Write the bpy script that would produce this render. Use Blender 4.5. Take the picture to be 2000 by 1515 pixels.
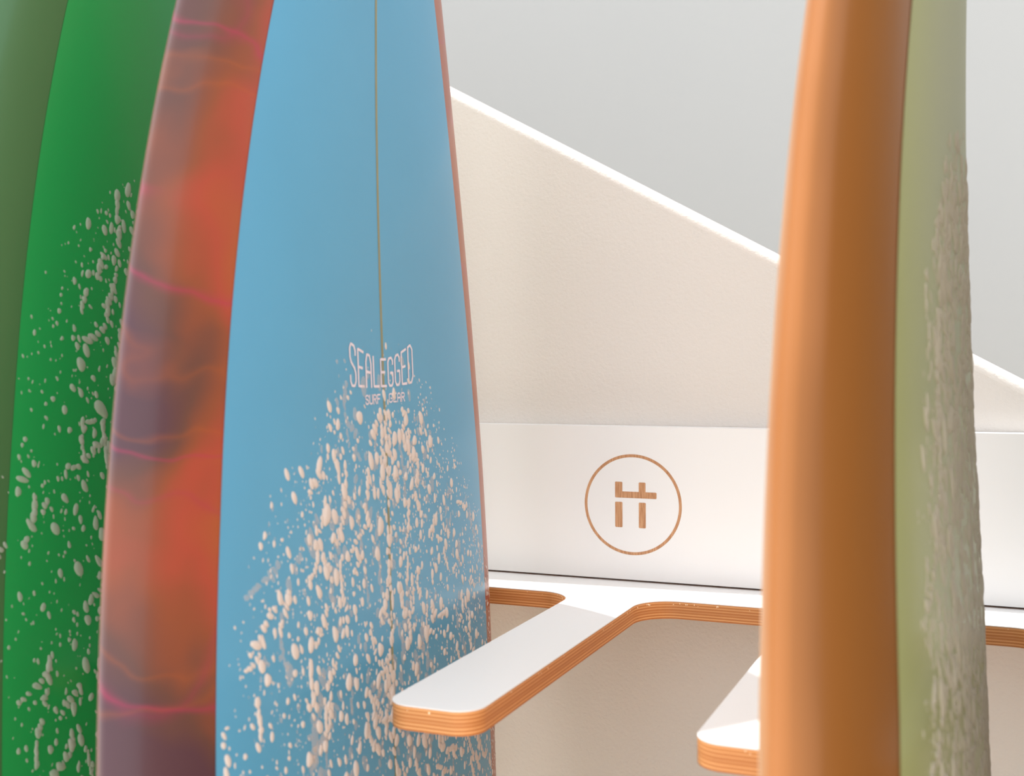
import bpy, bmesh, math, random
from mathutils import Vector, Matrix, noise

for o in list(bpy.data.objects):
    bpy.data.objects.remove(o, do_unlink=True)
S = bpy.context.scene
COL = S.collection
EYE = 1.45                      # eye height; heights "rel" below are measured from it

# ------------------------------------------------------------------ camera
cam_d = bpy.data.cameras.new('camera')
cam = bpy.data.objects.new('camera', cam_d)
COL.objects.link(cam)
S.camera = cam
FW = Vector((-0.3908, 0.9200, -0.0307)).normalized()
RT = Vector((0.9205, 0.3907, -0.0077))
RT = (RT - FW * RT.dot(FW)).normalized()
UP = RT.cross(FW)
cam.matrix_world = Matrix(((RT.x, UP.x, -FW.x, 0), (RT.y, UP.y, -FW.y, 0), (RT.z, UP.z, -FW.z, EYE), (0, 0, 0, 1)))
cam_d.sensor_width = 36.0
cam_d.lens = 2300.9 / 2000 * 36.0
cam_d.clip_start = 0.02
cam_d.dof.use_dof = True
cam_d.dof.focus_distance = 1.20
cam_d.dof.aperture_fstop = 7.0

# ------------------------------------------------------------------ sky, sun, exposure
W = bpy.data.worlds.new('hazy_sky')
S.world = W
W.use_nodes = True
bg = W.node_tree.nodes['Background']
bg.inputs['Color'].default_value = (0.965, 0.985, 1.0, 1)
bg.inputs['Strength'].default_value = 1.0
sun_d = bpy.data.lights.new('sun', 'SUN')
sun = bpy.data.objects.new('sun', sun_d)
COL.objects.link(sun)
sun_d.energy = 2.3
sun_d.angle = math.radians(0.53)
sun_d.color = (1.0, 0.97, 0.93)
SUN_DIR = Vector((-0.404, 0.10, 1.0)).normalized()      # towards the sun
sun.rotation_euler = SUN_DIR.to_track_quat('Z', 'Y').to_euler()
sun.location = (-2, 1, 5)
S.view_settings.view_transform = 'Standard'
S.view_settings.look = 'None'
S.view_settings.gamma = 1.0
S.view_settings.use_curve_mapping = False
S.view_settings.exposure = 0.95


# ------------------------------------------------------------------ helpers
def lin(r, g, b):
    f = lambda c: (c / 255 / 12.92) if c / 255 <= 0.04045 else ((c / 255 + 0.055) / 1.055) ** 2.4
    return (f(r), f(g), f(b), 1.0)


class NT:
    def __init__(self, name, rough=0.5, spec=0.5):
        self.m = bpy.data.materials.new(name)
        self.m.use_nodes = True
        self.t = self.m.node_tree
        self.b = self.t.nodes['Principled BSDF']
        self.b.inputs['Roughness'].default_value = rough
        self.b.inputs['Specular IOR Level'].default_value = spec

    def n(self, kind, **kw):
        nd = self.t.nodes.new(kind)
        for k, v in kw.items():
            if k in nd.inputs and not hasattr(nd, k):
                nd.inputs[k].default_value = v
            else:
                setattr(nd, k, v)
        return nd

    def l(self, a, b):
        self.t.links.new(a, b)

    def val(self, sock, v):
        if hasattr(v, 'is_output'):
            self.l(v, sock)
        else:
            sock.default_value = v

    def math(self, op, a, b=0.0, c=0.0, clamp=False):
        nd = self.n('ShaderNodeMath')
        nd.operation = op
        nd.use_clamp = clamp
        for i, v in enumerate((a, b, c)):
            self.val(nd.inputs[i], v)
        return nd.outputs[0]

    def mix(self, fac, a, b):
        nd = self.n('ShaderNodeMix')
        nd.data_type = 'RGBA'
        self.val(nd.inputs[0], fac)
        self.val(nd.inputs[6], a)
        self.val(nd.inputs[7], b)
        return nd.outputs[2]

    def ramp(self, fac, stops, interp='LINEAR'):
        nd = self.n('ShaderNodeValToRGB')
        cr = nd.color_ramp
        cr.interpolation = interp
        while len(cr.elements) < len(stops):
            cr.elements.new(0.5)
        for e, (p, c) in zip(cr.elements, stops):
            e.position = p
            e.color = c if len(c) == 4 else (*c, 1)
        self.l(fac, nd.inputs[0])
        return nd.outputs[0]

    def map(self, src, scale):
        nd = self.n('ShaderNodeMapping')
        nd.inputs['Scale'].default_value = scale
        self.l(src, nd.inputs['Vector'])
        return nd.outputs[0]

    def noise(self, vec, scale, detail=3.0, rough=0.5, dist=0.0):
        nd = self.n('ShaderNodeTexNoise')
        nd.inputs['Scale'].default_value = scale
        nd.inputs['Detail'].default_value = detail
        nd.inputs['Roughness'].default_value = rough
        nd.inputs['Distortion'].default_value = dist
        self.l(vec, nd.inputs['Vector'])
        return nd.outputs[0]

    def obj(self):
        return self.n('ShaderNodeTexCoord').outputs['Object']

    def uv(self):
        return self.n('ShaderNodeTexCoord').outputs['UV']

    def xyz(self, src):
        nd = self.n('ShaderNodeSeparateXYZ')
        self.l(src, nd.inputs[0])
        return nd.outputs

    def color(self, c):
        self.val(self.b.inputs['Base Color'], c)

    def bump(self, h, strength, dist):
        nd = self.n('ShaderNodeBump')
        nd.inputs['Strength'].default_value = strength
        nd.inputs['Distance'].default_value = dist
        self.l(h, nd.inputs['Height'])
        self.l(nd.outputs[0], self.b.inputs['Normal'])


def mesh_obj(name, bm_or_me, mat, parent=None, smooth=False):
    if isinstance(bm_or_me, bmesh.types.BMesh):
        me = bpy.data.meshes.new(name)
        bm_or_me.to_mesh(me)
        bm_or_me.free()
    else:
        me = bm_or_me
        me.name = name
    me.materials.clear()
    for m in (mat if isinstance(mat, (list, tuple)) else [mat]):
        me.materials.append(m)
    if smooth:
        for p in me.polygons:
            p.use_smooth = True
    o = bpy.data.objects.new(name, me)
    COL.objects.link(o)
    o.parent = parent
    return o


def empty(name, loc):
    o = bpy.data.objects.new(name, None)
    COL.objects.link(o)
    o.location = loc
    o.empty_display_size = 0.1
    return o


def tag(o, label, cat=None, group=None, kind=None):
    if label:
        o['label'] = label
    if cat:
        o['category'] = cat
    if group:
        o['group'] = group
    if kind:
        o['kind'] = kind


def box_bm(x0, x1, y0, y1, z0, z1, bevel=0.0, seg=2):
    bm = bmesh.new()
    bmesh.ops.create_cube(bm, size=1)
    for v in bm.verts:
        v.co = Vector((x0 + (v.co.x + .5) * (x1 - x0), y0 + (v.co.y + .5) * (y1 - y0), z0 + (v.co.z + .5) * (z1 - z0)))
    if bevel:
        bmesh.ops.bevel(bm, geom=bm.edges[:], offset=bevel, segments=seg, affect='EDGES', profile=0.5)
    return bm


def flat_sheet(name, loops, thick):
    """Closed 2-D loops (outer first, the others are holes) -> solid sheet of the given thickness, z from 0 to thick."""
    cu = bpy.data.curves.new(name, 'CURVE')
    cu.dimensions = '2D'
    cu.fill_mode = 'BOTH'
    cu.extrude = thick / 2
    for lp in loops:
        sp = cu.splines.new('POLY')
        sp.points.add(len(lp) - 1)
        for p, (x, y) in zip(sp.points, lp):
            p.co = (x, y, 0, 1)
        sp.use_cyclic_u = True
        sp.use_smooth = False
    tmp = bpy.data.objects.new(name, cu)
    COL.objects.link(tmp)
    dg = bpy.context.evaluated_depsgraph_get()
    me = bpy.data.meshes.new_from_object(tmp.evaluated_get(dg))
    bpy.data.objects.remove(tmp, do_unlink=True)
    bpy.data.curves.remove(cu)
    bm = bmesh.new()
    bm.from_mesh(me)
    bpy.data.meshes.remove(me)
    bmesh.ops.remove_doubles(bm, verts=bm.verts[:], dist=1e-7)
    bmesh.ops.recalc_face_normals(bm, faces=bm.faces[:])
    for v in bm.verts:
        v.co.z += thick / 2
    return bm


def fillet(poly, radii, seg=16):
    out = []
    n = len(poly)
    for i, (p, r) in enumerate(zip(poly, radii)):
        p = Vector(p)
        if r <= 0:
            out.append(tuple(p))
            continue
        a = (Vector(poly[i - 1]) - p).normalized()
        b = (Vector(poly[(i + 1) % n]) - p).normalized()
        ang = a.angle(b)
        d = r / math.tan(ang / 2)
        c = p + (a + b).normalized() * (r / math.sin(ang / 2))
        p0, p1 = p + a * d, p + b * d
        v0, v1 = p0 - c, p1 - c
        tot = v0.angle_signed(v1)
        for k in range(seg + 1):
            t = -tot * k / seg
            out.append(tuple(c + Vector((v0.x * math.cos(t) - v0.y * math.sin(t), v0.x * math.sin(t) + v0.y * math.cos(t)))))
    return out


# ------------------------------------------------------------------ materials of the place
def mat_plaster(name, rgb, grain=420.0, strength=0.35, vary=0.03):
    m = NT(name, 0.75, 0.25)
    o = m.obj()
    big = m.noise(o, 2.2, 2)
    c0 = lin(*rgb)
    c1 = tuple(x * (1 - vary * 3) for x in c0[:3]) + (1,)
    m.color(m.mix(m.math('MULTIPLY', big, 0.8), c0, c1))
    h = m.noise(o, grain, 3, 0.55)
    m.bump(h, strength, 0.0012)
    return m.m


M_WALL = mat_plaster('painted_render', (224, 218, 213), 300.0, 0.6)
M_BACK = mat_plaster('smooth_white_paint', (176, 178, 179), 80.0, 0.04, 0.01)
M_FLOOR = mat_plaster('pale_sandy_concrete', (238, 222, 198), 60.0, 0.4, 0.05)

m = NT('white_laminate', 0.42, 0.4)
m.color(lin(234, 233, 233))
M_LAM = m.m


def mat_ply(name, axis):
    m = NT(name, 0.55, 0.3)
    o = m.obj()
    x = m.xyz(o)
    z = x[axis]
    wob = m.math('MULTIPLY', m.math('SUBTRACT', m.noise(o, 14.0, 2), 0.5), 0.0006)
    zz = m.math('ADD', z, wob)
    k = m.math('DIVIDE', zz, 0.00138)
    saw = m.math('FRACT', k)
    lay = m.math('FLOOR', k)
    wn = m.n('ShaderNodeTexWhiteNoise')
    wn.noise_dimensions = '1D'
    m.l(lay, wn.inputs['W'])
    even = m.math('MODULO', m.math('ABSOLUTE', lay), 2.0)
    base = m.mix(even, lin(236, 176, 118), lin(204, 134, 78))
    base = m.mix(m.math('MULTIPLY', wn.outputs[0], 0.5), base, lin(172, 98, 48))
    glue = m.ramp(saw, [(0.0, (1, 1, 1)), (0.10, (0, 0, 0)), (0.88, (0, 0, 0)), (1.0, (1, 1, 1))])
    base = m.mix(m.math('MULTIPLY', glue, 0.65), base, lin(112, 58, 28))
    fine = m.noise(m.map(o, (40, 40, 900) if axis == 2 else (40, 900, 40)), 1.0, 4, 0.65)
    base = m.mix(m.math('MULTIPLY', fine, 0.35), base, lin(150, 92, 50))
    # small pale chips along one of the upper veneers
    chip = m.math('GREATER_THAN', m.noise(m.map(o, (1, 1, 0.6)), 330.0, 1), 0.70)
    sel = m.math('COMPARE', z, -0.0030, 0.0011)
    base = m.mix(m.math('MULTIPLY', chip, sel), base, lin(250, 226, 196))
    m.color(base)
    m.bump(m.math('ADD', m.math('MULTIPLY', glue, -0.6), fine), 0.25, 0.0004)
    return m.m


M_PLY = mat_ply('birch_ply_edge', 2)
M_PLY_V = mat_ply('birch_ply_panel_edge', 1)

m = NT('routed_wood', 0.6, 0.25)
o = m.obj()
g1 = m.noise(m.map(o, (900, 900, 60)), 1.0, 4, 0.6)
g2 = m.noise(o, 40.0, 2)
c = m.ramp(g1, [(0.3, lin(166, 114, 78)), (0.55, lin(206, 158, 118)), (0.8, lin(226, 186, 148))])
m.color(m.mix(m.math('MULTIPLY', g2, 0.5), c, lin(176, 124, 88)))
M_ROUT = m.m

# ------------------------------------------------------------------ setting
Y_WALL = 1.2450
T_PLY = 0.018


def top_z(x):           # sloping top of the stair parapet
    return EYE + 0.3045 - 0.5535 * (x + 0.601)


def tag_struct(o, label):
    o['kind'] = 'structure'
    o['label'] = label


def build_parapet():
    xa, xb = -2.6, 1.35
    bm = bmesh.new()
    f = [bm.verts.new((x, Y_WALL, z)) for x, z in ((xa, 0), (xb, 0), (xb, top_z(xb)), (xa, top_z(xa)))]
    b = [bm.verts.new((v.co.x, Y_WALL + 0.16, v.co.z)) for v in f]
    bm.faces.new(f)
    bm.faces.new(b[::-1])
    for i in range(4):
        j = (i + 1) % 4
        bm.faces.new((f[j], f[i], b[i], b[j]))
    bm.normal_update()
    es = [e for e in bm.edges if {v.index for v in e.verts} and all(abs(v.co.z - top_z(v.co.x)) < 1e-5 for v in e.verts)
          and abs(e.verts[0].co.x - e.verts[1].co.x) > 1]
    bmesh.ops.bevel(bm, geom=es, offset=0.0105, segments=10, affect='EDGES', profile=0.5)
    bmesh.ops.recalc_face_normals(bm, faces=bm.faces[:])
    o = mesh_obj('wall_front', bm, M_WALL, smooth=False)
    for p in o.data.polygons:
        p.use_smooth = p.area < 0.05
    tag_struct(o, 'warm white rendered half wall with sloping rounded top behind the surfboard rack')


build_parapet()
o = mesh_obj('wall_back', box_bm(-6.0, 4.5, 2.70, 2.85, 0, 4.2), M_BACK)
tag_struct(o, 'smooth pale grey wall rising behind the sloping half wall')
o = mesh_obj('floor', box_bm(-6.0, 4.5, -5.0, 2.85, -0.1, 0.0), M_FLOOR)
tag_struct(o, 'pale sandy concrete floor')

# ------------------------------------------------------------------ surfboard rack
ZS = EYE - 0.2508               # top of the finger shelf
YF, YB, YT = 1.1436, 1.2227, 0.7348
PITCH = 0.22591
X1L, FW_ = -0.41516, 0.07289
RX0, RX1 = -1.30, 0.52


def build_rack():
    rack = empty('surfboard_rack', (X1L, YB, ZS))
    tag(rack, 'wall mounted white laminated plywood surfboard rack with finger shelf and round routed logo', 'rack')
    off = Vector((-X1L, -YB, -ZS))
    # finger shelf: outline seen from above, then fillets
    pts, rad = [(RX0, Y_WALL - 0.002), (RX1, Y_WALL - 0.002), (RX1, YF)], [0, 0, 0]
    for k in range(2, -4, -1):
        xl = X1L + k * PITCH
        pts += [(xl + FW_, YF), (xl + FW_, YT), (xl, YT), (xl, YF)]
        rad += [0.038, 0.020, 0.020, 0.038]
    pts.append((RX0, YF))
    rad.append(0)
    pts = [(x - X1L, y - YB) for x, y in pts]
    outline = fillet(pts, rad)
    lam = 0.0008
    bm = flat_sheet('finger_shelf', [outline], T_PLY - lam)
    bmesh.ops.translate(bm, verts=bm.verts[:], vec=(0, 0, -T_PLY))
    shelf = mesh_obj('finger_shelf', bm, M_PLY, rack)
    shelf['label'] = 'layered birch plywood shelf with long rounded fingers'
    bm = flat_sheet('laminate_top', [outline], lam)
    bmesh.ops.translate(bm, verts=bm.verts[:], vec=(0, 0, -lam))
    mesh_obj('laminate_top', bm, M_LAM, shelf)
    # upright back panel with routed logo; sheets are drawn in x/z and stood up
    zb0, zb1 = 0.0021, EYE - 0.0826 - ZS
    stand = Matrix.Rotation(math.radians(90), 4, 'X')       # sheet z -> -y, sheet y -> z
    core = box_bm(RX0 - X1L, RX1 - X1L, lam, Y_WALL - YB - 0.0004, zb0, zb1)
    panel = mesh_obj('back_panel', core, M_PLY_V, rack)
    panel['label'] = 'upright white panel with a routed round logo'
    lx, lz = -0.3785 - X1L, EYE - 0.1668 - ZS
    circ = lambda r, n=96: [(lx + r * math.cos(2 * math.pi * i / n), lz + r * math.sin(2 * math.pi * i / n)) for i in range(n)]
    R1, R2 = 0.0549, 0.0516

    def rr(x0, x1, z0, z1, r=0.0012):
        return fillet([(lx + x0, lz + z0), (lx + x1, lz + z0), (lx + x1, lz + z1), (lx + x0, lz + z1)], [r] * 4, 5)

    dz = 0.0006
    cross = [(-.0198, .0066), (.0271, .0066), (.0271, .0136), (.0148, .0136), (.0148, .0240), (.0070, .0240), (.0070, .0136),
             (-.0113, .0136), (-.0113, .0240), (-.0198, .0240)]
    cross = fillet([(lx + a, lz + b + dz) for a, b in cross], [.0012, .0012, .0012, .0003, .0012, .0012, .0003, .0003, .0012, .0012], 5)
    leg_l, leg_r = rr(-.0198, -.0113, -.0257 + dz, .0021 + dz), rr(.0070, .0150, -.0257 + dz, .0021 + dz)
    rect = [(RX0 - X1L, zb0), (RX1 - X1L, zb0), (RX1 - X1L, zb1), (RX0 - X1L, zb1)]
    bm = flat_sheet('laminate_face', [rect, circ(R1)], lam)
    bm.transform(stand)
    bmesh.ops.translate(bm, verts=bm.verts[:], vec=(0, lam, 0))
    mesh_obj('laminate_face', bm, M_LAM, panel)
    bm = flat_sheet('laminate_disc', [circ(R2), cross, leg_l, leg_r], lam)
    bm.transform(stand)
    bmesh.ops.translate(bm, verts=bm.verts[:], vec=(0, lam, 0))
    mesh_obj('laminate_disc', bm, M_LAM, panel)
    for nm, loops in (('logo_ring', [circ(R1 - 1e-5), circ(R2 + 1e-5)]), ('logo_crossbar', [cross]), ('logo_stem', [leg_l]), ('logo_stem', [leg_r])):
        bm = flat_sheet(nm, loops, 0.0003)
        bm.transform(stand)
        bmesh.ops.translate(bm, verts=bm.verts[:], vec=(0, lam - 0.0001, 0))
        mesh_obj(nm, bm, M_ROUT, panel)
    # pale edge band on the panel's upper edge
    mesh_obj('edge_band', box_bm(RX0 - X1L, RX1 - X1L, 0.0, Y_WALL - YB - 0.0004, zb1, zb1 + 0.0006), M_LAM, panel)
    return rack


build_rack()


# ------------------------------------------------------------------ surfboards
class Board:
    """Foil of one board standing on its tail: u runs across (towards the viewer), z up, n out of the deck."""

    def __init__(s, **q):
        s.__dict__.update(q)
        s.zs = -0.2508
        s.zt = -EYE + 0.004         # tail on the floor
        s.L = s.zn - s.zt

    def halfw(s, z):
        d = s.zn - z
        if d < s.D:
            x = max(0.0, 1 - d / s.D)
            return s.W * max(1 - x ** s.a, 0.0) ** s.b
        x = (d - s.D) / (s.L - s.D)
        w = s.W * (1 - 0.42 * x ** 2.3)
        e = s.L - d
        if e < 0.10:
            w *= 0.62 + 0.38 * math.sqrt(max(0.0, 1 - (1 - e / 0.10) ** 2))
        return w

    def thick(s, z):
        d = s.zn - z
        t = s.t * min(1.0, 0.35 + 0.65 * (min(d, 0.8) / 0.8) ** 0.7)
        e = s.L - d
        if e < 0.7:
            t *= 0.40 + 0.60 * math.sin(math.pi / 2 * max(e, 0) / 0.7)
        return t

    def frame(s, z):
        h = z - s.zs
        d = s.zn - z
        r = s.rk * max(0.0, 1 - d / 0.9) ** 2.6
        n = Vector((math.cos(s.yaw), math.sin(s.yaw), 0))
        u = Vector((math.sin(s.yaw), -math.cos(s.yaw), 0))
        c = Vector((s.Xc + s.lx * h, s.Yc + s.ly * h, z + EYE)) + n * r
        return c, n, u

    def deck(s, u, z, lift=0.0):
        w, t = s.halfw(z), s.thick(z)
        c, n, uu = s.frame(z)
        v = min(1.0, abs(u) / max(w, 1e-6))
        return c + uu * u + n * (0.6 * t * (1 - v ** 3.2) ** 0.6 + lift)

    def bottom(s, u, z):
        w, t = s.halfw(z), s.thick(z)
        c, n, uu = s.frame(z)
        v = min(1.0, abs(u) / max(w, 1e-6))
        return c + uu * u - n * (0.4 * t * (1 - v ** 7) ** 0.5)

    def normal(s, u, z, e=0.002):
        a = s.deck(u + e, z) - s.deck(u - e, z)
        b = s.deck(u, z + e) - s.deck(u, z - e)
        nn = b.cross(a)
        n = s.frame(z)[1]
        if nn.length < 1e-12:
            return n
        nn.normalize()
        return nn if nn.dot(n) > 0 else -nn

    def zlist(s, n=150):
        out = []
        for i in range(n + 1):
            k = i / n
            out.append(s.zt + (s.L - 0.0015) * (0.5 - 0.5 * math.cos(math.pi * k)) * 0.35 + (s.L - 0.0015) * k * 0.65)
        return out


def shell_mesh(B, origin):
    # v of the section ring: near rail -> over the deck -> far rail -> back under
    half = [1 - (1 - i / 26) ** 2.2 for i in range(27)]         # 0 .. 1, dense near the rail
    vs = [x for x in half[::-1]] + [-x for x in half[1:]]        # +1 .. -1
    vs2 = [-x for x in half[::-1]][1:] + [x for x in half[1:-1]]
    verts, faces, uvs = [], [], []
    Z = B.zlist()
    nr = len(vs) + len(vs2)
    for z in Z:
        w = B.halfw(z)
        ring = [B.deck(v * w, z) for v in vs] + [B.bottom(v * w, z) for v in vs2]
        # arc length measured from the near lap line, over the rail and under the bottom
        acc = [0.0]
        for i in range(1, nr):
            acc.append(acc[-1] + (ring[i] - ring[i - 1]).length)
        tot = acc[-1] + (ring[0] - ring[-1]).length
        for i, (p, a) in enumerate(zip(ring, acc)):
            verts.append(p - origin)
            uvs.append((a if i < len(vs) else a - tot, z))      # + over the deck, - under the bottom
    for j in range(len(Z) - 1):
        for i in range(nr):
            k = (i + 1) % nr
            faces.append((j * nr + i, j * nr + k, (j + 1) * nr + k, (j + 1) * nr + i))
    faces.append(tuple(range(nr))[::-1])
    top = (len(Z) - 1) * nr
    faces.append(tuple(range(top, top + nr)))
    me = bpy.data.meshes.new('shell')
    me.from_pydata([tuple(v) for v in verts], [], faces)
    bm = bmesh.new()
    bm.from_mesh(me)
    bmesh.ops.recalc_face_normals(bm, faces=bm.faces[:])
    uvl = bm.loops.layers.uv.new('UVMap')
    for f in bm.faces:
        for lp in f.loops:
            co = uvs[lp.vert.index]
            a = co[0]
            lp[uvl].uv = (a, co[1])
    bm.to_mesh(me)
    bm.free()
    return me


def deck_mesh(B, origin, lift=0.0004, thick=0.0004):
    NU = 46
    verts, faces = [], []
    Z = [z for z in B.zlist() if B.halfw(z) > B.inset + 0.012 and z > B.zt + 0.03]
    for z in Z:
        a, b = B.halfw(z) - B.inset2 - 0.002, B.halfw(z) - B.inset
        a = max(a, 0.004)
        for i in range(NU + 1):
            u = -a + (a + b) * (0.5 - 0.5 * math.cos(math.pi * i / NU))
            verts.append(tuple(B.deck(u, z, lift) - origin))
    for j in range(len(Z) - 1):
        for i in range(NU):
            k = j * (NU + 1) + i
            faces.append((k, k + 1, k + NU + 2, k + NU + 1))
    me = bpy.data.meshes.new('deck')
    me.from_pydata(verts, [], faces)
    bm = bmesh.new()
    bm.from_mesh(me)
    bmesh.ops.recalc_face_normals(bm, faces=bm.faces[:])
    bm.faces.ensure_lookup_table()
    if bm.faces[len(bm.faces) // 2].normal.dot(B.frame(0)[1]) < 0:
        bmesh.ops.reverse_faces(bm, faces=bm.faces[:])
    bm.to_mesh(me)
    bm.free()
    return me


def ribbon(B, origin, path, width, lift, verts, faces):
    """Flat ribbon along a polyline given in (u, z), laid on the deck."""
    n = len(path)
    base = len(verts)
    for i, (u, z) in enumerate(path):
        p0 = path[max(i - 1, 0)]
        p1 = path[min(i + 1, n - 1)]
        d = Vector((p1[0] - p0[0], p1[1] - p0[1]))
        d = d.normalized() if d.length > 1e-9 else Vector((0, 1))
        nx, nz = -d.y * width / 2, d.x * width / 2
        ex = (d * width / 2) if i in (0, n - 1) else Vector((0, 0))
        if i == 0:
            ex = -ex
        for sgn in (1, -1):
            verts.append(tuple(B.deck(u + nx * sgn + ex.x, z + nz * sgn + ex.y, lift) - origin))
    for i in range(n - 1):
        a = base + 2 * i
        faces.append((a, a + 1, a + 3, a + 2))


def wax_blob(B, origin, rnd, u, z, ru, rz, h, tilt, verts, faces, seg=10):
    base = len(verts)
    c = B.deck(u, z, 0.0003)
    n = B.normal(u, z)
    up = Vector((0, 0, 1))
    up = (up - n * up.dot(n)).normalized()
    sd = up.cross(n)
    ct, st = math.cos(tilt), math.sin(tilt)
    a1, a2 = sd * ct + up * st, up * ct - sd * st
    ph = rnd.random() * 6.28
    w2, w3 = rnd.uniform(0, .16), rnd.uniform(0, .12)
    verts.append(tuple(c + n * h - origin))
    for rr, hh in ((0.55, 0.86), (0.86, 0.48), (1.0, -0.15)):
        for i in range(seg):
            t = 2 * math.pi * i / seg
            k = rr * (1 + w2 * math.cos(2 * t + ph) + w3 * math.cos(3 * t - ph))
            verts.append(tuple(c + a1 * (ru * k * math.cos(t)) + a2 * (rz * k * math.sin(t)) + n * (h * hh) - origin))
    for i in range(seg):
        j = (i + 1) % seg
        faces.append((base, base + 1 + i, base + 1 + j))
        for r in range(2):
            a = base + 1 + r * seg
            faces.append((a + i, a + seg + i, a + seg + j, a + j))


def build_wax(B, origin, parent, mat, seed, apex_z, edge_near, edge_far, zmin, n_big, n_small, n_chain, size=1.0, name='wax', hk=0.42, stringer=True, ramp=0.12, el_add=0.0, keep=False):
    """edge_near / edge_far: lists of (z, |u|) giving how far the wax reaches on either side at a height."""
    rnd = random.Random(seed)

    def lim(tab, z):
        for (za, ua), (zb, ub) in zip(tab, tab[1:]):
            if zb <= z <= za:
                return ua + (ub - ua) * (za - z) / (za - zb)
        return tab[-1][1] if z < tab[-1][0] else 0.0

    verts, faces = [], []
    grid = {}

    def free(u, z, r, gap=1.0):
        i, j = int(math.floor(u / 0.01)), int(math.floor(z / 0.01))
        for a in (-1, 0, 1):
            for b in (-1, 0, 1):
                for (x, y, q) in grid.get((i + a, j + b), ()):
                    if (u - x) ** 2 + ((z - y) / 1.5) ** 2 < (gap * (r + q)) ** 2:
                        return False
        grid.setdefault((i, j), []).append((u, z, r))
        return True

    def pick(edge_soft):
        while True:
            z = rnd.uniform(zmin, apex_z)
            a, b = lim(edge_near, z), lim(edge_far, z)
            b = min(b, B.halfw(z) - 0.012)
            u = rnd.uniform(-b, a)
            k = u / a if u > 0 else -u / b if b > 1e-6 else 1
            # sparse at the fringe, patchy inside
            dens = min(1.0, (1.04 - k) / edge_soft)
            dens *= min(1.0, 0.03 + ((apex_z - z) / ramp) ** 1.5)
            pn = noise.noise(Vector((u * 26, z * 17, seed * 3.1)))
            dens *= 0.7 + 0.4 * pn
            if keep and z > -0.048 and abs(u) < 0.062:
                dens *= 0.35
            if rnd.random() < dens:
                return u, z, k

    for _ in range(n_big):
        u, z, k = pick(0.45)
        r = min(0.0052, rnd.lognormvariate(math.log(0.0024), 0.38)) * size
        r *= 1 - 0.5 * max(0.0, k - 0.55) / 0.45
        if u < 0:
            r *= 0.9
        el = rnd.uniform(1.1, 2.1) + el_add
        if not free(u, z, r, 0.95):
            continue
        wax_blob(B, origin, rnd, u, z, r, r * el, r * hk, rnd.gauss(-0.0, 0.25) + 0.25 * u / 0.2, verts, faces, 12)
    for _ in range(n_small):
        u, z, k = pick(0.16)
        r = rnd.uniform(0.0004, 0.0011) * size
        if not free(u, z, r, 0.9):
            continue
        wax_blob(B, origin, rnd, u, z, r, r * rnd.uniform(1, 2.2), r * hk, rnd.gauss(0, .3), verts, faces, 7)
    for _ in range(n_chain):
        u, z, k = pick(0.45)
        ang = rnd.gauss(0.30 * u / 0.15, 0.35)
        r0 = rnd.uniform(0.0018, 0.0031) * size
        for i in range(rnd.randint(3, 9)):
            r = r0 * rnd.uniform(0.65, 1.2)
            el = rnd.uniform(1.2, 2.2)
            if abs(u) < B.halfw(z) - 0.015:
                wax_blob(B, origin, rnd, u, z, r, r * el, r * hk, ang + rnd.gauss(0, .2), verts, faces, 10)
            ang += rnd.gauss(0, 0.22)
            st = r * el * rnd.uniform(1.0, 1.7)
            u += math.sin(ang) * st
            z -= math.cos(ang) * st
    if stringer:
        z = apex_z - 0.05
        while z > zmin:                         # wax caught along the stringer
            r = rnd.uniform(0.0016, 0.0032)
            wax_blob(B, origin, rnd, -0.001 + rnd.gauss(0.0008, 0.0022), z, r, r * rnd.uniform(1.3, 2.6), r * 0.4, rnd.gauss(0, .2), verts, faces, 10)
            z -= r * rnd.uniform(2.0, 5.2)
    me = bpy.data.meshes.new(name)
    me.from_pydata(verts, [], faces)
    o = mesh_obj(name, me, mat, parent, True)
    o['kind'] = 'stuff'
    return o


# single-stroke condensed capitals on a 0..1 box
GLYPH = {
    'S': [[(1, .80), (1, .90), (.78, 1), (.25, 1), (0, .88), (0, .68), (.2, .56), (.8, .44), (1, .32), (1, .12), (.75, 0), (.25, 0), (0, .10), (0, .22)]],
    'E': [[(1, 1), (0, 1), (0, 0), (1, 0)], [(0, .52), (.75, .52)]],
    'A': [[(0, 0), (0, .75), (.25, 1), (.75, 1), (1, .75), (1, 0)], [(0, .45), (1, .45)]],
    'L': [[(0, 1), (0, 0), (1, 0)]],
    'G': [[(1, .78), (1, .88), (.75, 1), (.25, 1), (0, .88), (0, .12), (.25, 0), (.75, 0), (1, .12), (1, .46), (.55, .46)]],
    'D': [[(0, 0), (0, 1), (.6, 1), (1, .85), (1, .15), (.6, 0), (0, 0)]],
    'U': [[(0, 1), (0, .12), (.25, 0), (.75, 0), (1, .12), (1, 1)]],
    'R': [[(0, 0), (0, 1), (.75, 1), (1, .88), (1, .62), (.75, .5), (0, .5)], [(.5, .5), (1, 0)]],
    'F': [[(1, 1), (0, 1), (0, 0)], [(0, .52), (.75, .52)]],
}


def dense(path, step=0.12):
    out = [path[0]]
    for a, b in zip(path, path[1:]):
        n = max(1, int(math.hypot(b[0] - a[0], b[1] - a[1]) / step))
        out += [(a[0] + (b[0] - a[0]) * i / n, a[1] + (b[1] - a[1]) * i / n) for i in range(1, n + 1)]
    return out


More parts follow.
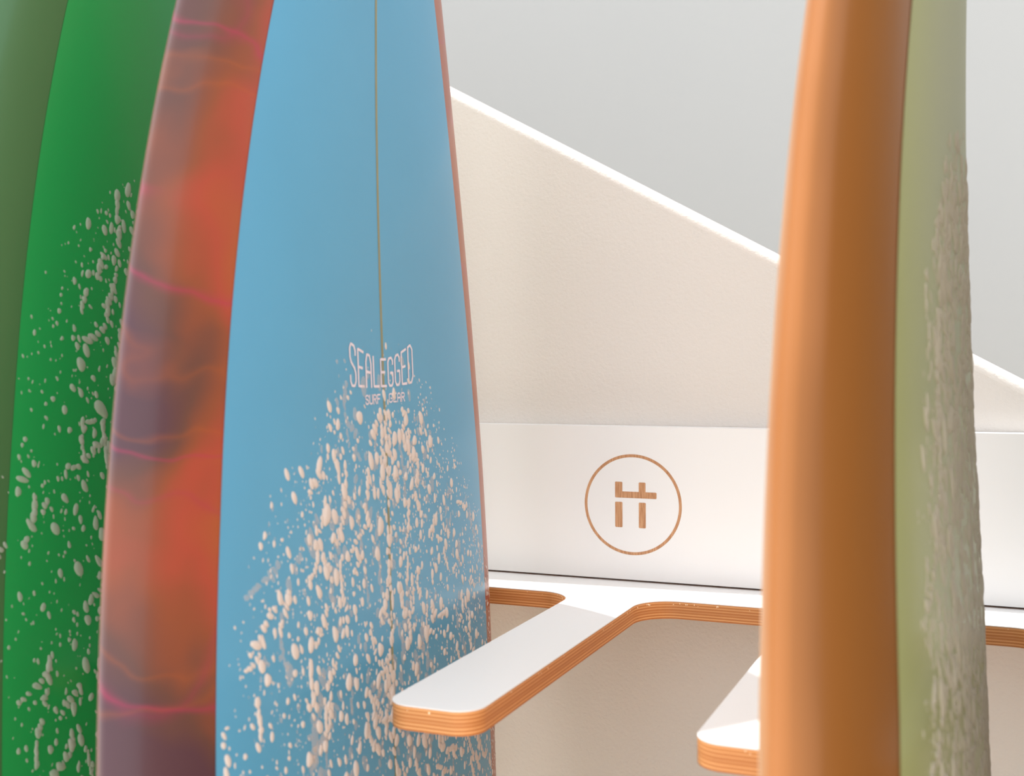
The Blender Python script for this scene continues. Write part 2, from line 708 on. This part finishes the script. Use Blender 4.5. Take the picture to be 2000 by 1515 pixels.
def lettering(B, origin, parent, mat):
    verts, faces = [], []
    word = 'SEALEGGED'
    u0, u1 = 0.0555, -0.0575
    cell = (u1 - u0) / len(word)
    for i, ch in enumerate(word):
        for st in GLYPH[ch]:
            path = []
            for gx, gy in dense(st):
                x = i + 0.10 + gx * 0.66
                u = u0 + cell * x
                q = (x / len(word) - 0.5) * 2                      # -1 .. 1
                top = -0.0055 + 0.0145 * abs(q) ** 1.7
                bot = -0.0275 + 0.0022 * abs(q) ** 2
                path.append((u, bot + (top - bot) * gy))
            ribbon(B, origin, path, 0.0021, 0.0007, verts, faces)
    me = bpy.data.meshes.new('lettering')
    me.from_pydata(verts, [], faces)
    mesh_obj('lettering', me, mat, parent)['label'] = 'pale condensed capital lettering across the stringer'
    verts, faces = [], []
    for word, ua, ub in (('SURF', 0.032, 0.006), ('GEAR', -0.008, -0.038)):
        cell = (ub - ua) / len(word)
        for i, ch in enumerate(word):
            for st in GLYPH[ch]:
                path = [(ua + cell * (i + 0.1 + gx * 0.7), -0.0410 + 0.0068 * gy) for gx, gy in dense(st, .25)]
                ribbon(B, origin, path, 0.0013, 0.0007, verts, faces)
    me = bpy.data.meshes.new('lettering')
    me.from_pydata(verts, [], faces)
    mesh_obj('lettering', me, mat, parent)['label'] = 'small second line of pale lettering half hidden by wax'


def mat_gloss(name, base, rough=0.38, coat=0.30, spec=0.4):
    m = NT(name, rough, spec)
    m.b.inputs['Coat Weight'].default_value = coat
    m.b.inputs['Coat Roughness'].default_value = 0.16
    if base is not None:
        o = m.obj()
        v = m.noise(o, 9.0, 3)
        c0 = lin(*base)
        c1 = tuple(min(1, x * 0.90) for x in c0[:3]) + (1,)
        m.color(m.mix(v, c0, c1))
        # cloth weave of the fibreglass
        m.bump(m.noise(m.map(o, (700, 700, 700)), 1.0, 1), 0.06, 0.0003)
    return m


def mat_tiedye():
    m = mat_gloss('tie_dye_resin', None, 0.34, 0.22, 0.35)
    uv = m.uv()
    x = m.xyz(uv)
    warp = m.noise(m.map(uv, (9, 7, 1)), 1.0, 3, 0.55)
    nd = m.n('ShaderNodeVectorMath')
    nd.operation = 'MULTIPLY_ADD'
    cx = m.n('ShaderNodeCombineXYZ')
    m.l(warp, cx.inputs[0])
    m.l(m.noise(m.map(uv, (6, 8, 1)), 1.3, 3), cx.inputs[1])
    m.l(cx.outputs[0], nd.inputs[0])
    nd.inputs[1].default_value = (0.05, 0.10, 0)
    m.l(uv, nd.inputs[2])
    wu = nd.outputs[0]
    # violet-brown on the rail apex running to red and orange at the lap line, in soft clouds
    n1 = m.noise(m.map(wu, (9, 7, 1)), 1.0, 2, 0.5)
    n2 = m.noise(m.map(wu, (5, 5, 1)), 1.0, 2, 0.5)
    g = m.math('ADD', m.math('MULTIPLY', x[0], 9.0), m.math('MULTIPLY', m.math('SUBTRACT', n1, 0.5), 1.5))
    g = m.math('ADD', g, m.math('MULTIPLY', m.math('SUBTRACT', n2, 0.47), 1.6))
    zz = m.math('SUBTRACT', x[1], 0.06)
    g = m.math('ADD', m.math('ADD', g, 0.12), m.math('MULTIPLY', m.math('MULTIPLY', zz, zz), -5.5))
    c = m.ramp(g, [(0.0, lin(74, 48, 58)), (0.20, lin(88, 56, 50)), (0.45, lin(124, 64, 42)), (0.68, lin(150, 62, 46)), (0.9, lin(150, 74, 40))])
    return m, uv, wu, x, c


# blue board ------------------------------------------------------------------
blue = Board(Xc=-0.5028, Yc=0.8286, yaw=0.023, ly=0.1059, lx=-0.0787, W=0.287, D=1.0114, a=2.1496, b=0.8316, zn=0.689, t=0.0725, inset=0.0669, inset2=0.060, rk=0.0572)
right = Board(Xc=-0.0706, Yc=0.8122, yaw=-0.0722, ly=0.1274, lx=-0.043, W=0.2853, D=1.0016, a=2.3138, b=0.772, zn=0.6118, t=0.0763, inset=0.0803, inset2=0.004, rk=0.0747)
green = Board(Xc=-0.715, Yc=0.8511, yaw=0.02, ly=0.0836, lx=-0.06, W=0.2726, D=1.069, a=2.2, b=0.8, zn=0.7541, t=0.07, inset=0.0623, inset2=0.004, rk=0.06)

m, uv, wu, x, c = mat_tiedye()
lines = None
# thin resin swirls: iso-lines of a stretched noise
for sc, lo, col, amt in (((2.5, 7, 1), 0.50, lin(160, 30, 80), 0.40), ((2, 9, 1), 0.43, lin(160, 80, 30), 0.22), ((3, 5, 1), 0.60, lin(150, 34, 76), 0.22)):
    nz = m.noise(m.map(wu, sc), 1.0, 1, 0.4)
    ln = m.ramp(m.math('ABSOLUTE', m.math('SUBTRACT', nz, lo)), [(0.0, (1, 1, 1)), (0.006, (0.4, 0.4, 0.4)), (0.016, (0, 0, 0))])
    c = m.mix(m.math('MULTIPLY', ln, amt), c, col)
# sunlit edge painted into the resin colour: paler on the bottom under the rail
sun_rim = m.ramp(m.math('MULTIPLY_ADD', x[0], 10.0, 0.5), [(0.30, (1, 1, 1)), (0.46, (0, 0, 0))])
m.color(m.mix(sun_rim, c, m.mix(m.noise(m.map(wu, (4, 6, 1)), 1.0, 2), lin(214, 150, 132), lin(196, 146, 150))))
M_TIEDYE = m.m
M_BLUE = mat_gloss('blue_resin', (78, 150, 187)).m
M_GREEN = mat_gloss('green_resin', (0, 142, 68)).m
M_SAGE = mat_gloss('sage_resin', (146, 150, 100), 0.4, 0.12, 0.25).m
M_CREAM = mat_gloss('cream_resin', (214, 206, 188)).m
M_TAN = mat_gloss('tan_resin', (150, 128, 100)).m
M_OLIVE = mat_gloss('deep_green_resin', (54, 102, 58)).m
m = mat_gloss('orange_resin', None, 0.35, 0.08, 0.2)
uv = m.uv()
x = m.xyz(uv)
n1 = m.noise(m.map(uv, (30, 3.5, 1)), 1.0, 3, 0.55)
n2 = m.noise(m.map(uv, (9, 7, 1)), 1.0, 2)
g = m.math('ADD', x[0], m.math('MULTIPLY', m.math('SUBTRACT', n2, 0.5), 0.02))
# sun from the left painted in: pale peach bottom, browner over the rail
c = m.ramp(m.math('MULTIPLY_ADD', g, 5.0, 0.5), [(0.30, lin(222, 180, 142)), (0.44, lin(178, 116, 68)), (0.58, lin(128, 76, 28)), (0.85, lin(124, 76, 34))])
m.color(m.mix(m.math('MULTIPLY', n1, 0.5), c, lin(120, 80, 42)))
M_ORANGE = m.m
m = NT('stringer_wood', 0.5, 0.4)
m.color(m.mix(m.noise(m.map(m.obj(), (600, 600, 12)), 1.0, 3), lin(112, 118, 92), lin(150, 142, 110)))
M_STRING = m.m
m = NT('pale_print', 0.5, 0.4)
m.color(lin(214, 204, 214))
M_PRINT = m.m


def mat_wax(name, rgb, alpha=1.0):
    m = NT(name, 0.6, 0.3)
    m.color(lin(*rgb))
    m.b.inputs['Subsurface Weight'].default_value = 0.0
    m.b.inputs['Alpha'].default_value = alpha
    return m.m


M_WAX = mat_wax('surf_wax', (208, 196, 190), 0.92)
M_WAX_FILM = mat_wax('rubbed_wax_film', (230, 214, 206), 0.26)
M_WAX_THIN = mat_wax('thin_surf_wax', (180, 194, 180), 0.50)
M_WAX_SAGE = mat_wax('dusty_surf_wax', (194, 186, 170), 0.68)


def build_board(B, label, shell_mat, deck_mat, shell_label, deck_label, stringer=True):
    c, n, u = B.frame(B.zt)
    org = Vector((c.x, c.y, 0.0))
    root = empty('surfboard', org)
    tag(root, label, 'surfboard', 'surfboards standing in the rack')
    sh = mesh_obj('shell', shell_mesh(B, org), shell_mat, root, True)
    sh['label'] = shell_label
    dk = mesh_obj('deck', deck_mesh(B, org), deck_mat, root, True)
    dk['label'] = deck_label
    if stringer:
        verts, faces = [], []
        zs = [B.zt + 0.05 + (B.L - 0.12) * i / 120 for i in range(121)]
        ribbon(B, org, [(0.0, z) for z in zs], 0.0036, 0.00055, verts, faces)
        me = bpy.data.meshes.new('stringer')
        me.from_pydata(verts, [], faces)
        mesh_obj('stringer', me, M_STRING, root, True)
    return root, org


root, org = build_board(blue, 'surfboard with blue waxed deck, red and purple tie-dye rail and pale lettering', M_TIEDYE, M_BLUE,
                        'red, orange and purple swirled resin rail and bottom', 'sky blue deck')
lettering(blue, org, root, M_PRINT)
EN = [(0.022, 0.012), (-0.004, 0.075), (-0.068, 0.122), (-0.09, 0.162), (-0.135, 0.185), (-0.174, 0.200), (-0.235, 0.216), (-0.40, 0.22), (-0.9, 0.18)]
EF = [(0.022, 0.012), (-0.004, 0.060), (-0.023, 0.085), (-0.09, 0.150), (-0.154, 0.215), (-0.215, 0.25), (-0.4, 0.27), (-0.9, 0.22)]
build_wax(blue, org, root, M_WAX_FILM, 11, 0.030, EN, EF, -0.62, 500, 1500, 90, 1.15, 'wax_film', 0.12, False, 0.08, keep=True)
build_wax(blue, org, root, M_WAX, 5, 0.015, EN, EF, -0.62, 2000, 4200, 170, 1.0, keep=True)

root, org = build_board(right, 'surfboard with orange rail and waxed sage green deck standing edge on at the right', M_ORANGE, M_SAGE,
                        'amber orange resin rail and bottom', 'pale sage green deck', False)
EN = [(0.16, 0.0), (0.048, 0.105), (-0.061, 0.148), (-0.169, 0.160), (-0.4, 0.17), (-0.9, 0.15)]
EF = [(0.16, 0.22), (0.13, 0.23), (-0.1, 0.26), (-0.9, 0.24)]
build_wax(right, org, root, M_WAX_SAGE, 23, 0.16, EN, EF, -0.62, 2500, 2600, 360, 1.0, ramp=0.05, el_add=1.0)

root, org = build_board(green, 'surfboard with bright green waxed deck and olive green rail at the left edge', M_OLIVE, M_GREEN,
                        'dull olive green resin rail and bottom', 'bright green deck')
EN = [(0.17, 0.05), (0.128, 0.125), (0.087, 0.160), (0.054, 0.185), (-0.041, 0.203), (-0.115, 0.212), (-0.5, 0.21), (-0.9, 0.17)]
EF = [(0.17, 0.03), (0.10, 0.12), (0.0, 0.22), (-0.9, 0.22)]
build_wax(green, org, root, M_WAX_THIN, 41, 0.17, EN, EF, -0.62, 2000, 2200, 200, 1.05, ramp=0.06)

cream = Board(Xc=0.170, Yc=0.83, yaw=-0.02, ly=0.10, lx=-0.04, W=0.275, D=1.03, a=2.2, b=0.8, zn=0.66, t=0.068, inset=0.05, inset2=0.05, rk=0.06)  # extra board out of view, added to shade the back panel and sage deck
root, org = build_board(cream, 'unseen surfboard with cream deck and tan rail, added to shade the right of the rack', M_TAN, M_CREAM,
                        'tan resin rail and bottom', 'cream deck')
